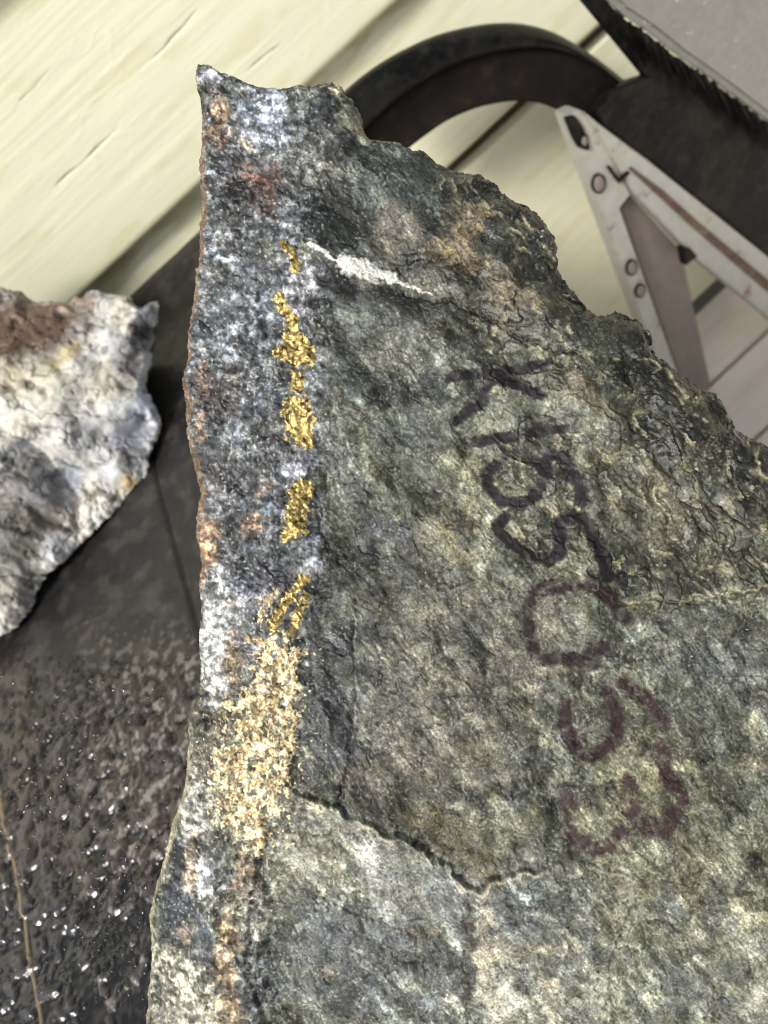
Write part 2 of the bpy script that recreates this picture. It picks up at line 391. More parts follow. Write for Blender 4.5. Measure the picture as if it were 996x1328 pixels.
    for (x, y, rx, ry, c, a, an) in [
      (276,98,16,14,(190,192,208),.85,0),(354,140,20,46,(172,182,202),.85,8),(340,120,18,16,(150,158,170),.7,0),(284,150,10,34,(170,140,104),.75,0),(272,172,8,14,(168,138,100),.7,0),
      (300,200,40,14,(78,80,80),.6,0),(330,238,36,24,(108,82,66),.92,0),(350,268,15,20,(114,90,72),.8,0),(302,262,26,34,(62,62,60),.75,0),
      (420,150,26,22,(70,74,74),.7,0),(455,140,18,24,(140,146,130),.7,20),(470,160,12,10,(172,160,120),.7,0),(400,130,20,18,(92,98,92),.6,0),
      (440,282,46,34,(46,52,50),.92,10),(430,250,22,20,(60,64,60),.7,0),(440,362,40,24,(52,56,54),.9,10),(396,372,18,36,(188,188,196),.9,0),(372,290,20,22,(160,164,170),.6,0),
      (505,310,30,40,(130,124,112),.6,0),(540,240,26,60,(86,100,104),.7,-10),(545,210,60,18,(74,86,84),.7,10),
      (620,268,22,16,(156,134,94),.75,0),(600,240,14,40,(96,92,78),.5,30),(588,322,26,22,(166,138,92),.75,0),(560,330,16,12,(70,70,56),.7,0),(612,340,20,14,(160,134,90),.7,0),(660,378,28,22,(164,142,104),.75,20),(640,425,26,12,(140,128,98),.6,20),(690,310,22,30,(74,78,70),.7,20),(640,300,16,16,(70,76,76),.7,0),
      (700,350,30,30,(86,88,80),.6,0),(760,430,40,30,(70,74,60),.7,30),(670,240,26,12,(92,84,66),.6,30),(560,400,70,16,(70,74,62),.7,15),(500,420,50,34,(108,116,112),.7,0),
      (470,470,40,30,(66,72,74),.65,0),(495,508,20,16,(58,62,62),.75,0),(455,534,9,11,(160,158,142),.7,0),(530,460,30,24,(128,132,120),.5,0),(520,560,46,26,(96,104,104),.6,0),
      (300,440,40,60,(118,126,130),.6,0),(280,510,34,30,(72,64,62),.7,0),(262,490,10,30,(124,94,70),.7,0),(378,600,14,22,(176,180,192),.85,0),(400,600,10,20,(150,154,164),.6,0),(350,540,24,40,(64,66,70),.6,0),
      (262,560,8,24,(134,108,84),.6,0),(258,650,7,20,(160,128,98),.6,0),(268,690,14,18,(182,146,106),.8,0),(270,722,12,18,(194,150,102),.85,0),(262,750,6,26,(188,134,80),.8,0),(326,680,12,14,(170,136,108),.7,0),(340,640,10,8,(160,134,112),.5,0),(300,620,50,20,(92,84,80),.5,0),
      (408,712,12,40,(150,154,166),.8,8),(335,735,40,24,(66,72,82),.7,0),(300,760,50,20,(72,78,88),.5,0),
      (274,836,22,90,(186,188,184),.95,2),(300,800,24,30,(160,164,164),.6,0),(262,940,34,14,(70,66,54),.8,0),(300,930,22,10,(88,78,56),.6,0),(262,985,26,40,(128,124,108),.8,0),(300,850,12,34,(180,150,100),.5,0),
      (332,782,20,16,(160,160,166),.8,0),(372,800,10,16,(60,62,66),.8,0),(330,836,26,12,(140,140,158),.6,0),
      (250,1060,24,40,(176,176,162),.8,20),(228,1170,30,70,(46,54,66),.92,10),(245,1128,10,40,(180,158,130),.85,5),(268,1140,16,30,(188,190,194),.8,0),(290,1130,16,30,(88,90,92),.6,0),(236,1218,12,14,(176,156,134),.8,0),(262,1222,16,30,(80,88,102),.8,0),(268,1250,10,24,(60,66,80),.7,0),
      (226,1300,52,56,(172,170,148),.92,20),(318,1140,14,34,(176,150,122),.85,-6),(292,1240,14,60,(178,150,112),.85,3),(324,1190,10,60,(160,158,148),.7,0),(330,1290,22,40,(92,96,104),.7,0),(300,1310,14,30,(184,156,112),.7,0),
      (400,800,14,60,(68,72,76),.6,0),(415,945,28,30,(92,98,104),.6,0),(440,970,12,30,(120,126,140),.4,0),(420,1020,40,16,(58,60,56),.75,20),(500,1040,60,18,(66,62,48),.8,20),  # last two: the ledge step's shadow painted into the recess
      (575,1078,40,22,(112,101,62),.6,22),(612,1112,46,22,(104,95,60),.65,30),(640,1090,40,22,(110,104,74),.5,10),(540,1062,26,12,(108,98,66),.5,0),(470,1010,30,24,(120,110,96),.6,0),
      (478,1108,16,18,(196,196,194),.75,20),(500,1150,26,20,(168,170,168),.6,30),(420,1110,50,30,(150,146,122),.6,30),(520,1180,40,16,(150,148,136),.5,30),(430,1200,40,30,(86,92,98),.7,0),(560,1140,30,20,(110,114,118),.6,0),(580,1180,34,24,(104,108,112),.6,0),(545,1215,30,8,(120,104,66),.6,10),(640,1290,20,44,(196,190,168),.9,0),(628,1220,11,54,(176,164,138),.9,0),(608,1250,8,80,(84,80,70),.7,0),
      (720,1170,40,14,(74,76,74),.7,0),(760,1240,26,14,(84,84,80),.6,0),(690,1225,70,6,(156,142,114),.6,6),(970,1180,22,20,(196,192,150),.8,0),(950,1230,26,14,(150,146,112),.6,0),(900,1120,30,40,(142,132,100),.6,20),(945,1080,24,30,(138,142,118),.6,0),(980,1290,14,20,(170,166,150),.6,0),(900,1290,40,30,(108,110,112),.5,0),
      (700,880,26,16,(140,130,116),.6,0),(720,800,34,36,(134,130,114),.7,0),(820,1010,34,50,(146,142,104),.7,10),(760,950,30,20,(116,118,112),.5,0),(960,842,14,10,(186,188,192),.6,0),(930,860,50,30,(104,110,114),.5,0),(900,800,100,14,(92,94,86),.5,-6),
      (905,575,44,28,(56,56,46),.85,35),(880,520,60,24,(80,78,58),.8,35),(960,640,20,60,(64,62,50),.75,-10),(840,740,80,22,(62,64,52),.8,10),(880,730,60,26,(110,104,84),.5,0),(860,650,50,30,(128,118,94),.6,20),(790,610,40,28,(140,136,112),.6,30),(745,720,30,14,(160,158,138),.6,20),(780,700,26,20,(96,96,80),.6,0),(930,560,26,14,(118,114,86),.6,30),(740,500,30,16,(136,122,88),.6,30),(690,520,26,20,(140,140,122),.6,0),(620,620,40,20,(138,136,104),.7,50),(590,600,20,30,(150,150,112),.5,50),(580,680,30,50,(120,112,84),.6,50),(670,680,34,14,(144,140,116),.6,20),(800,560,24,30,(108,104,86),.5,0),(990,700,30,60,(90,86,70),.6,0),
      (500,700,40,26,(78,80,100),.4,0),(470,690,30,30,(70,70,60),.5,0),(640,780,60,30,(96,94,80),.5,30),(520,820,40,24,(84,84,78),.5,30),(620,960,60,30,(128,122,106),.5,20),(540,980,40,30,(122,104,84),.4,20),
      (431,293,48,26,(36,42,40),.95,8),(393,240,14,12,(46,50,48),.8,0),(441,366,32,20,(40,44,44),.95,5),(409,343,13,17,(112,112,118),.85,0),(393,362,15,21,(186,186,192),.9,0),(477,367,12,8,(150,150,142),.8,0),
      (516,296,38,38,(132,122,108),.6,0),(538,335,22,17,(46,46,38),.9,0),(421,219,42,16,(124,124,114),.7,0),(446,190,38,13,(56,62,62),.8,5),(412,134,20,24,(64,68,68),.8,0),(477,162,10,9,(168,156,118),.8,0),
      (585,327,25,16,(166,140,98),.85,0),(610,291,18,14,(158,138,98),.8,0),(556,322,12,9,(150,134,98),.7,0),(545,392,80,14,(58,60,50),.8,8),(565,431,13,8,(82,60,48),.85,0),(500,458,46,20,(142,142,124),.75,0),(497,505,16,13,(48,52,52),.9,0),(455,402,34,14,(104,116,116),.7,20),(470,420,20,12,(128,136,132),.6,0),
      (500,690,20,14,(88,92,112),.6,20),(590,712,14,34,(172,162,112),.55,-40),(618,650,14,26,(152,152,122),.75,-35),(560,640,40,16,(66,68,60),.6,30),(540,600,36,20,(128,134,122),.6,20),(470,640,40,30,(78,84,84),.6,30),(540,740,50,20,(86,86,76),.6,30),
      (660,300,20,34,(80,82,74),.7,20),(700,275,18,12,(92,88,70),.6,30),(640,250,20,12,(100,104,96),.6,0),(585,215,30,12,(70,78,78),.7,15),(690,390,18,14,(150,134,100),.7,0),(720,340,10,20,(70,70,62),.7,0),(600,400,30,10,(84,86,74),.6,20),
      (650,545,34,18,(140,142,122),.7,10),(700,640,20,22,(148,144,122),.65,0),(640,575,12,10,(150,152,132),.7,0),(735,700,12,22,(172,168,150),.7,0),(820,470,40,20,(66,68,52),.7,30),(760,520,24,14,(128,120,94),.6,30),(830,560,30,14,(74,74,56),.7,40),(930,610,24,30,(66,66,50),.7,0),(860,700,40,20,(122,112,92),.6,20),(900,650,18,12,(146,132,112),.6,0),(950,720,30,20,(84,80,60),.6,0),
      (600,830,40,16,(84,84,78),.6,30),(650,860,30,20,(134,128,116),.5,20),(560,870,40,18,(128,124,108),.5,25),(500,920,30,40,(96,92,84),.6,10),(620,1000,50,20,(124,120,104),.6,20),(700,1010,36,16,(104,104,92),.5,20),(560,1020,40,14,(78,74,58),.7,15),(880,900,30,16,(94,98,80),.6,30),(930,960,40,16,(82,84,62),.7,30),(960,1010,20,30,(98,102,84),.6,0),(800,880,20,14,(118,116,98),.5,0)]:
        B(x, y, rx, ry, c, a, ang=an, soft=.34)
    # white quartz streak
    mq = np.zeros_like(X)
    for pts, w, a in (([(404,318),(420,325),(440,337)], 2.6, .85), ([(446,340),(466,346)], 11, .98), ([(462,340),(486,346)], 8, .95), ([(476,349),(500,354),(510,358)], 7.5, .97), ([(512,360),(530,366),(560,378)], 1.8, .7), ([(470,356),(484,362)], 5, .6)):
        mq = np.maximum(mq, p.stroke(pts, w, (222, 222, 212), a, soft=.4))
    # ---- grain
    a60 = math.radians(52)
    sx = (X * math.cos(a60) + Y * math.sin(a60)); sy = (-X * math.sin(a60) + Y * math.cos(a60))
    sxw = sx + 6 * perlin(X / 30, Y / 30, 5); syw = sy + 6 * perlin(X / 30, Y / 30, 6)
    gv = .75 * perlin(X / 12 + .5 * perlin(X / 9, Y / 9, 25), Y / 11, 21) + .45 * perlin(X / 6, Y / 5.6, 22) + .4 * perlin(X / 21, Y / 24, 23) + .28 * perlin(X / 3.1, Y / 3.1, 24)
    gs = .5 * perlin(sxw / 15, syw / 5, 31) + .45 * perlin(sxw / 7.5, syw / 3.0, 32) + .4 * perlin(sxw / 34, syw / 14, 33) + .3 * perlin(X / 3.1, Y / 3.1, 34)
    f1, f2, r1, r2, dx1, dy1 = worley(X / 6.5 + .5 * perlin(X / 9, Y / 9, 61), Y / 6.5, 51)
    gv = gv + .38 * (r1 - .5) * 2
    mid = .5 * fbm(U / 42, V / 42, 83, 3) + .45 * fbm(X / 17, Y / 15, 87, 2)
    val = 1.45 * gv * wv + 1.02 * gs * (1 - wv)
    val = val * (1 + .35 * perlin(X / 70, Y / 70, 81)) + (.75 + .35 * wv) * mid
    val = np.clip(1.12 * val - .20, -2.2, 1.2)
    dk = sm(.05, .55, fbm(U / 58 + 4, V / 46, 88, 4, .6)); lt = sm(.15, .6, fbm(U / 48 + 9, V / 40, 89, 4, .6))
    val = val - .75 * dk * (1 - .6 * wl) + .38 * lt - .16 * (1 - wv) * (1 - sm(520, 700, Y)) * (1 - wl)
    val = val + wl * (1 - wv) * (-.28 * gs)
    g_ = p.C.mean(-1, keepdims=True); p.C = g_ + (p.C - g_) * (.66 + .2 * wv)[..., None]
    C = (.84 - .10 * (1 - wv))[..., None] * p.C * np.exp(val)[..., None] * np.array([1.0, 1.015, .92], np.float32) ** (1 - wv)[..., None]
    C = C * (1 + wl[..., None] * np.array([.30, .31, .38], np.float32))
    hue = .5 * perlin(X / 26, Y / 26, 91) + .4 * perlin(X / 9, Y / 9, 92)
    C = C * (1 + np.stack([.08 * hue, .02 * hue, -.10 * hue], -1))
    # white specks (mica, quartz), painted wet glints and dark pits
    ws = sm(.50, .72, perlin(X / 4.2, Y / 4.2, 101) + .35 * perlin(X / 40, Y / 40, 102))
    ws2 = sm(.62, .8, perlin(X / 2.9, Y / 2.9, 105) + .25 * perlin(X / 25, Y / 25, 106))
    C = C + (ws2 * .22 * sm(-.1, .5, perlin(X / 38, Y / 30, 107)) * (1 - wv))[..., None] * np.array([1, 1, .95])  # glints of the wet sheen, painted as white specks
    C = C + (ws * (.10 + .12 * wv))[..., None] * np.array([1, 1, .98])
    ds = sm(.48, .75, perlin(X / 7, Y / 6, 103) + .3 * perlin(X / 50, Y / 50, 104))
    C = C * (1 - .55 * ds)[..., None]
    # ---- relief
    H = 3.2 * fbm(X / 90, Y / 90, 201, 3)
    terr = 3.4 * fbm(sxw / 190 + 3, syw / 105, 211, 4, .5) + .22 * tri(X / 17, Y / 15, 218) + .09 * tri(X / 7, Y / 7, 219) + (X - Y) * .004
    fl = np.floor(terr); fr = terr - fl
    ltr = np.clip(np.exp(-(((X - 700) / 90) ** 2 + ((Y - 610) / 150) ** 2) * 1.2) * 1.2, 0, 1)
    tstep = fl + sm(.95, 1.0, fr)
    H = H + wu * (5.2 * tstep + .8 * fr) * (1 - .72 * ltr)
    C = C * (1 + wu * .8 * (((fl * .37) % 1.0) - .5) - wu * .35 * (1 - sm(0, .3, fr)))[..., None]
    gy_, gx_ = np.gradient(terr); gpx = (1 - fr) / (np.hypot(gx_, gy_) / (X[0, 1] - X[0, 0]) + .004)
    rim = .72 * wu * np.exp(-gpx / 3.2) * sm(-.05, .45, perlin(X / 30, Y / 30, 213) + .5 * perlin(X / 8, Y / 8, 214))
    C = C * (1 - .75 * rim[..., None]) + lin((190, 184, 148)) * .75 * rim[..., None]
    H = H + wv * (.45 * gv + .9 * (dx1 * (r2 - .5) + dy1 * (r1 - .5)) * 2) + (1 - wv) * (.30 * gs)
    flat = .45 + .9 * sm(-.3, .5, fbm(X / 90, Y / 90, 226, 2))
    H = H + 12.0 * tri(sxw / 150, syw / 85, 221) * (1 - .55 * wv) + 4.0 * tri(sxw / 70, syw / 40, 229) * (1 - .4 * wv) + 3.0 * tri(sxw / 42, syw / 22, 222) * flat + 1.35 * tri(sxw / 19, syw / 9, 223) * flat * (1 - .3 * wu) + .7 * tri(X / 9, Y / 8, 224) + .35 * (r1 - .5)
    lw = (1 - wv) * (1 - .75 * sm(650, 760, X))
    H = H + lw * (12 + 6 * perlin(X / 40, Y / 40, 217)) * (sm(-3, 3, e1) - .5) - .12 * np.clip(e1, 0, 260) * lw
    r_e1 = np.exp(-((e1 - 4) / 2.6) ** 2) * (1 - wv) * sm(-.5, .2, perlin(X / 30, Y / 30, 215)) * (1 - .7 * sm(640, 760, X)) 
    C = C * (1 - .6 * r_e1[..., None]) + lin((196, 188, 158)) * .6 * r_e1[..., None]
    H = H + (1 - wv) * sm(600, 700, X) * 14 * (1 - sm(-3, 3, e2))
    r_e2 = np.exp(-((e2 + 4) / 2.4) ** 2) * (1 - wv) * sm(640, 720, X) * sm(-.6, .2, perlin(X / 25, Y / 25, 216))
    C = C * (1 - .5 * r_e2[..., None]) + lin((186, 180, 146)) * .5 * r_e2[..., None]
    H = H - .24 * np.clip(-e3, 0, 160) * (1 - wv)
    # grooves and cracks
    for pts, w, dep in [([(612,1158),(606,1220),(612,1290),(600,1400)], 6, 4.5), ([(462,778),(458,830),(462,900),(456,960),(448,1010),(438,1046)], 3, 4), ([(412,640),(416,690),(440,730),(470,748)], 4, 4),
                        ([(530,380),(600,392),(680,440),(760,470)], 3, 4), ([(340,1328),(322,1240),(330,1150),(352,1080)], 5, 6), ([(392,560),(404,600),(398,640)], 3, 2), ([(560,1300),(540,1220),(470,1190),(380,1150)], 2.5, 3), ([(800,1340),(790,1250),(830,1160)], 3, 3)]:
        dd = seg_dist(U * .6 + X * .4, V * .6 + Y * .4, pts)
        H = H - dep * np.exp(-(dd / w) ** 2)
        C = C * (1 - .35 * np.exp(-(dd / (w * .8)) ** 2))[..., None]
    dd = seg_dist(X + 2 * perlin(X / 12, Y / 12, 8), Y, [(461,790),(459,850),(463,905),(457,960)])
    C = C + (.22 * np.exp(-(dd / 1.4) ** 2))[..., None] * sm(-.4, .3, perlin(X / 20, Y / 20, 218))[..., None]
    rdg = 1 - np.abs(perlin(X / 46 + .6 * perlin(X / 20, Y / 20, 3), Y / 60, 231)); cr = sm(.955, 1.0, rdg)
    H = H - 2.2 * cr; C = C * (1 - .35 * cr)[..., None]
    H = H - 10 * np.exp(-(((X - 490) / 60) ** 2 + ((Y - 715) / 42) ** 2))           # scooped chip
    H = H + 5 * np.exp(-(((X - 455) / 8) ** 2 + ((Y - 534) / 9) ** 2)) - 5 * np.exp(-(((X - 456) / 4) ** 2 + ((Y - 536) / 4) ** 2))
    H = H - 12 * np.exp(-(((X - 262) / 26) ** 2 + ((Y - 940) / 13) ** 2))
    # left facet and rolled-over margins
    xl = np.interp(Y, [560, 640, 760, 900, 960, 1060, 1200, 1330], [262, 285, 306, 306, 285, 286, 275, 262]).astype(np.float32) + 8 * perlin(X / 40, Y / 40, 241)
    lf = np.clip(xl - X, 0, 130)
    H = H - .50 * lf * sm(560, 700, Y) + mq * 3
    C = C * (1 - .85 * mq[..., None]) + lin((214, 213, 205)) * .85 * mq[..., None] * np.exp(np.clip(.45 * gv, -.8, .15))[..., None]
    rgt = sm(-40, 40, X - 440)
    bw = np.clip(7 + 9 * fbm(X / 60, Y / 45, 242, 3) + 3 * perlin(X / 7, Y / 7, 243), 1.5, 20)
    H = H - (16 * np.exp(-d / 16) + 14 * np.exp(-d / 45)) * rgt - 1.3 * np.maximum(0, bw - d) * (1 - rgt)
    # rusty left margin
    mrg = (1 - rgt) * (1 - sm(-1.5, 1.5, d - bw)) * sm(110, 200, Y) * (1 - sm(740, 790, Y))
    C = C * (1 - .75 * mrg[..., None]) + lin((118, 98, 78)) * .75 * mrg[..., None] * np.exp(.6 * gv)[..., None]
    mrg2 = (1 - rgt) * (1 - sm(-2, 3, d - .7 * bw)) * sm(900, 1000, Y)
    C = C * (1 - .6 * mrg2[..., None]) + lin((176, 168, 142)) * .6 * mrg2[..., None] * np.exp(.5 * gv)[..., None]
    # ---- roughness
    R = .56 - .20 * dk + .14 * perlin(X / 12, Y / 12, 251) - .16 * wu - .10 * sm(.2, .7, perlin(X / 5, Y / 5, 252))
    G = np.zeros_like(X)
    RID = np.zeros(X.shape, np.int32); names = {}
    # ---- gold
    k = 1
    nzg = .55 * perlin(X / 7, Y / 7, 261) + .5 * perlin(X / 3.4, Y / 3.4, 262) + .4 * perlin(X / 15, Y / 15, 263)
    nzl = perlin(X / 24, Y / 20, 269)
    gf1, gf2, gr1, gr2, gdx, gdy = worley(X / 6.2, Y / 6.2, 271)
    for kind, parts in GOLDS:
        m = np.full(X.shape, -9.0, np.float32)
        for pts, w in parts:
            m = np.maximum(m, 1 - seg_dist(X + .45 * (U - X), Y + .45 * (V - Y), pts) / w)
        mm = m + (.55 if kind == 0 else .65) * nzg - (.02 if kind == 0 else .0)
        if kind == 1: mm = mm + .55 * nzl - 1.6 * sm(.16, .42, perlin(X / 10, Y / 11, 264) + .35 * perlin(X / 4, Y / 4, 268)) + .02 
        on = (mm > .06) | ((m > -1.1) & (perlin(X / 5, Y / 5, 270) + .4 * nzg + .25 * m > (.62 if kind == 0 else .5)))
        if kind == 0:
            col = lin((168, 148, 94)) * np.exp(.5 * perlin(X / 5, Y / 5, 265) + .5 * (gr1 - .55))[..., None]
            col = col * (1 - .8 * sm(.1, .5, perlin(X / 9, Y / 7, 266)))[..., None]
            C = np.where(on[..., None], col, C); G = np.where(on, .8, G); R = np.where(on, .33 + .2 * gr2, R)
        else:
            col = lin((186, 167, 130)) * np.exp(.8 * perlin(X / 4, Y / 4, 267) + 1.5 * (gr1 - .5) + .5 * nzl)[..., None]
            C = np.where(on[..., None], col, C); G = np.where(on, .38, G); R = np.where(on, .42 + .2 * gr2, R)
        H = H + np.where(on, (.4 if kind == 0 else .9) + 1.2 * (gr1 - .4) + 2.4 * (gdx * (gr2 - .5) + gdy * (gr1 - .5)), 0) * sm(.0, .25, mm)
        RID[on] = k
        names[k] = ('gold_patch' if kind == 0 else 'brassy_crust', M_GOLD); k += 1
    # faint gold dust elsewhere in the vein
    # ---- quartz streak as its own part
    RID[(mq > .45) & (RID == 0)] = k; names[k] = ('quartz_streak', M_STONE); k += 1
    # ---- handwriting
    ink = .5 * perlin(X / 6, Y / 6, 281) + .55 * perlin(X / 3.2, Y / 3.2, 282) + .3 * perlin(X / 14, Y / 14, 283)
    for strokes, w, a, col in LETTERS:
        dd = np.min([seg_dist(X + 2.2 * perlin(X / 11, Y / 11, 284), Y + 2.2 * perlin(X / 11, Y / 11, 285), s) for s in strokes], 0)
        w = w * (1.2 if a > .85 else 1.2); cover = 1 - sm(w * .5, w * 1.3, dd + 3.0 * ink)
        cover = cover * sm(-.15, .35, .80 * a + .25 - .55 * np.maximum(ink, -.2) - (1 - a) * .9 + .30)
        cover = cover * np.clip(1 - np.clip(1.08 - a, .14, .5) * 1.8 * sm(-.1, .5, perlin(X / 19, Y / 19, 286) + .5 * perlin(X / 7, Y / 7, 287)), 0, 1)
        on = cover > .10
        c = np.clip(a * cover * (1.35 if a > .85 else 1.15), 0, .98)[..., None]
        C = np.where(on[..., None], C * (1 - c) + lin(col) * c * np.exp(.5 * ink)[..., None], C)
        R = np.where(on, R + .25 * cover, R)
        RID[on] = k; names[k] = ('marker_letter', M_STONE); k += 1
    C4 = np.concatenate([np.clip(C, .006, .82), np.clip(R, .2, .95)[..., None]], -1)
    return H, C4, G, RID, names
def rim_main(bx, by, f):
    l = (bx < 330)[:, None]
    return np.where(l, lin((96, 80, 64)), lin((64, 64, 56)))
NM = -FW / np.linalg.norm(FW)
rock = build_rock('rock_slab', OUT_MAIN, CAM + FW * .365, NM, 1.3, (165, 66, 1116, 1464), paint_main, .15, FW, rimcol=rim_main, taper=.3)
tag(rock, 'big grey green rock slab with a gold vein and handwriting in marker, standing on the black table', 'rock')

# ------------------------------------------------------------------ quartz rock at the left
OUT_Q = [(-120,380),(-60,350),(0,362),(22,366),(40,378),(66,380),(92,376),(120,372),(150,374),(170,380),(176,392),(186,398),(196,388),(207,388),(206,402),(199,424),(196,442),(198,458),(192,476),(190,498),(202,520),(212,544),(206,562),(194,586),(190,612),(170,634),(146,662),(120,690),(92,714),(68,740),(58,748),(44,772),(38,796),(20,814),(0,826),(-60,850),(-140,800),(-160,600)]
def paint_q(X, Y, d):
    p = Paint(X, Y, 9, 24, 640)
    U, V = p.U, p.V
    p.C[:] = lin((204, 203, 198))
    for (x, y, rx, ry, c, a, an) in [
      (16,434,122,58,(96,78,66),.98,-26),(60,395,60,16,(116,98,82),.7,-20),(40,372,60,10,(168,160,150),.8,5),(82,398,8,7,(178,150,130),.9,0),(95,385,14,7,(150,130,116),.7,0),
      (40,500,60,34,(204,198,176),.85,-20),(20,540,50,26,(214,210,196),.7,0),(120,480,34,40,(206,206,204),.8,0),(150,400,24,24,(196,192,178),.8,0),(84,460,22,12,(196,182,140),.8,-40),(130,500,40,24,(168,160,140),.7,0),
      (184,420,16,36,(88,88,98),.85,15),(172,470,14,30,(92,92,98),.85,20),(190,525,20,22,(212,214,224),.9,0),(168,560,26,26,(112,118,136),.85,0),(178,590,16,14,(100,102,112),.8,0),
      (40,650,76,52,(112,110,110),.75,-20),(24,690,40,50,(84,81,76),.75,0),(20,600,30,26,(100,98,98),.7,0),(90,620,30,22,(136,142,152),.7,0),(60,680,30,20,(110,104,92),.6,0),(10,720,40,60,(96,94,86),.8,0),(40,760,26,30,(120,120,116),.7,0),
      (122,640,16,44,(218,212,202),.9,12),(100,680,18,26,(208,206,200),.85,30),(70,715,16,18,(190,192,194),.7,0),(140,600,16,18,(206,206,204),.7,0),(168,628,14,10,(200,176,128),.8,0),(46,560,16,12,(90,88,88),.7,0),(120,560,14,20,(150,150,152),.6,0),(10,770,20,30,(160,156,148),.7,0),(150,450,14,20,(120,122,132),.6,0)]:
        p.blob(x, y, rx, ry, c, a, ang=an, soft=.5)
    g = .8 * fbm(X / 30, Y / 30, 650, 2) + .6 * perlin(X / 14, Y / 14, 651) + .35 * perlin(X / 7, Y / 7, 652) + .22 * perlin(X / 4.2, Y / 4.2, 653)
    brown = np.clip(1 - np.abs((V + .5 * U - 440)) / 50, 0, 1)
    C = p.C * np.exp(np.clip(.30 * g * np.where(p.C.mean(-1) < .12, .6, 1) - .02, -1.1, .4))[..., None]
    rd = sm(.93, 1.0, 1 - np.abs(perlin(X / 42 + .5 * perlin(X / 14, Y / 14, 4), Y / 30, 655)))
    C = C * (1 - .5 * rd)[..., None]
    ds = sm(.3, .55, fbm(X / 26, Y / 26, 657, 3)); C = C * (1 - .55 * ds)[..., None]
    hue = perlin(X / 30, Y / 30, 658); C = C * (1 + np.stack([.05 * hue, 0 * hue, -.10 * hue], -1))
    bw_ = np.where(p.C.mean(-1) < .10, .45, 1.0)
    H = 20 * tri(X / 75, Y / 62, 661) + 8 * tri((X + .6 * Y) / 52, (Y - .6 * X) / 40, 662) * bw_ + 3 * tri((X + .6 * Y) / 30, (Y - .6 * X) / 18, 665) * bw_ + 2.6 * tri(X / 17, Y / 13, 663) * bw_ + .5 * tri(X / 7, Y / 6, 664) - 3.5 * rd
    H = H - 16 * np.exp(-d / 14) - 18 * np.exp(-d / 50)
    ln = side(X + 5 * perlin(X / 15, Y / 15, 9), Y, [(-200,520),(0,462),(60,432),(100,405),(140,380),(170,360)])
    H = H + 9 * sm(-5, 5, ln)
    R = .55 + .15 * perlin(X / 10, Y / 10, 670)
    C4 = np.concatenate([np.clip(C, .01, .8), np.clip(R, .25, .95)[..., None]], -1)
    return H, C4, np.zeros_like(X), np.zeros(X.shape, np.int32), {}
TABLE_Z, WALL_Y = .67, .895
NQ = np.array([.22, -.72, .66]); NQ /= np.linalg.norm(NQ)
dq = ray(np.array([20.]), np.array([822.]))[0]
PQ = CAM + dq * ((TABLE_Z + .012 - CAMZ) / dq[2])
EQ = np.array([-.30, .62, -.72]); EQ /= np.linalg.norm(EQ)
q = build_rock('quartz_rock', OUT_Q, PQ, NQ, 1.6, (-170, 338, 222, 860), paint_q, .16, EQ, jag=(2.6, 9), taper=.35, mats=M_QUARTZ, rimcol=lambda a, b, f: np.broadcast_to(lin((120, 112, 100)), (len(a), 3)))
tag(q, 'smaller white quartz rock with a brown weathered top lying beside the big slab', 'rock')

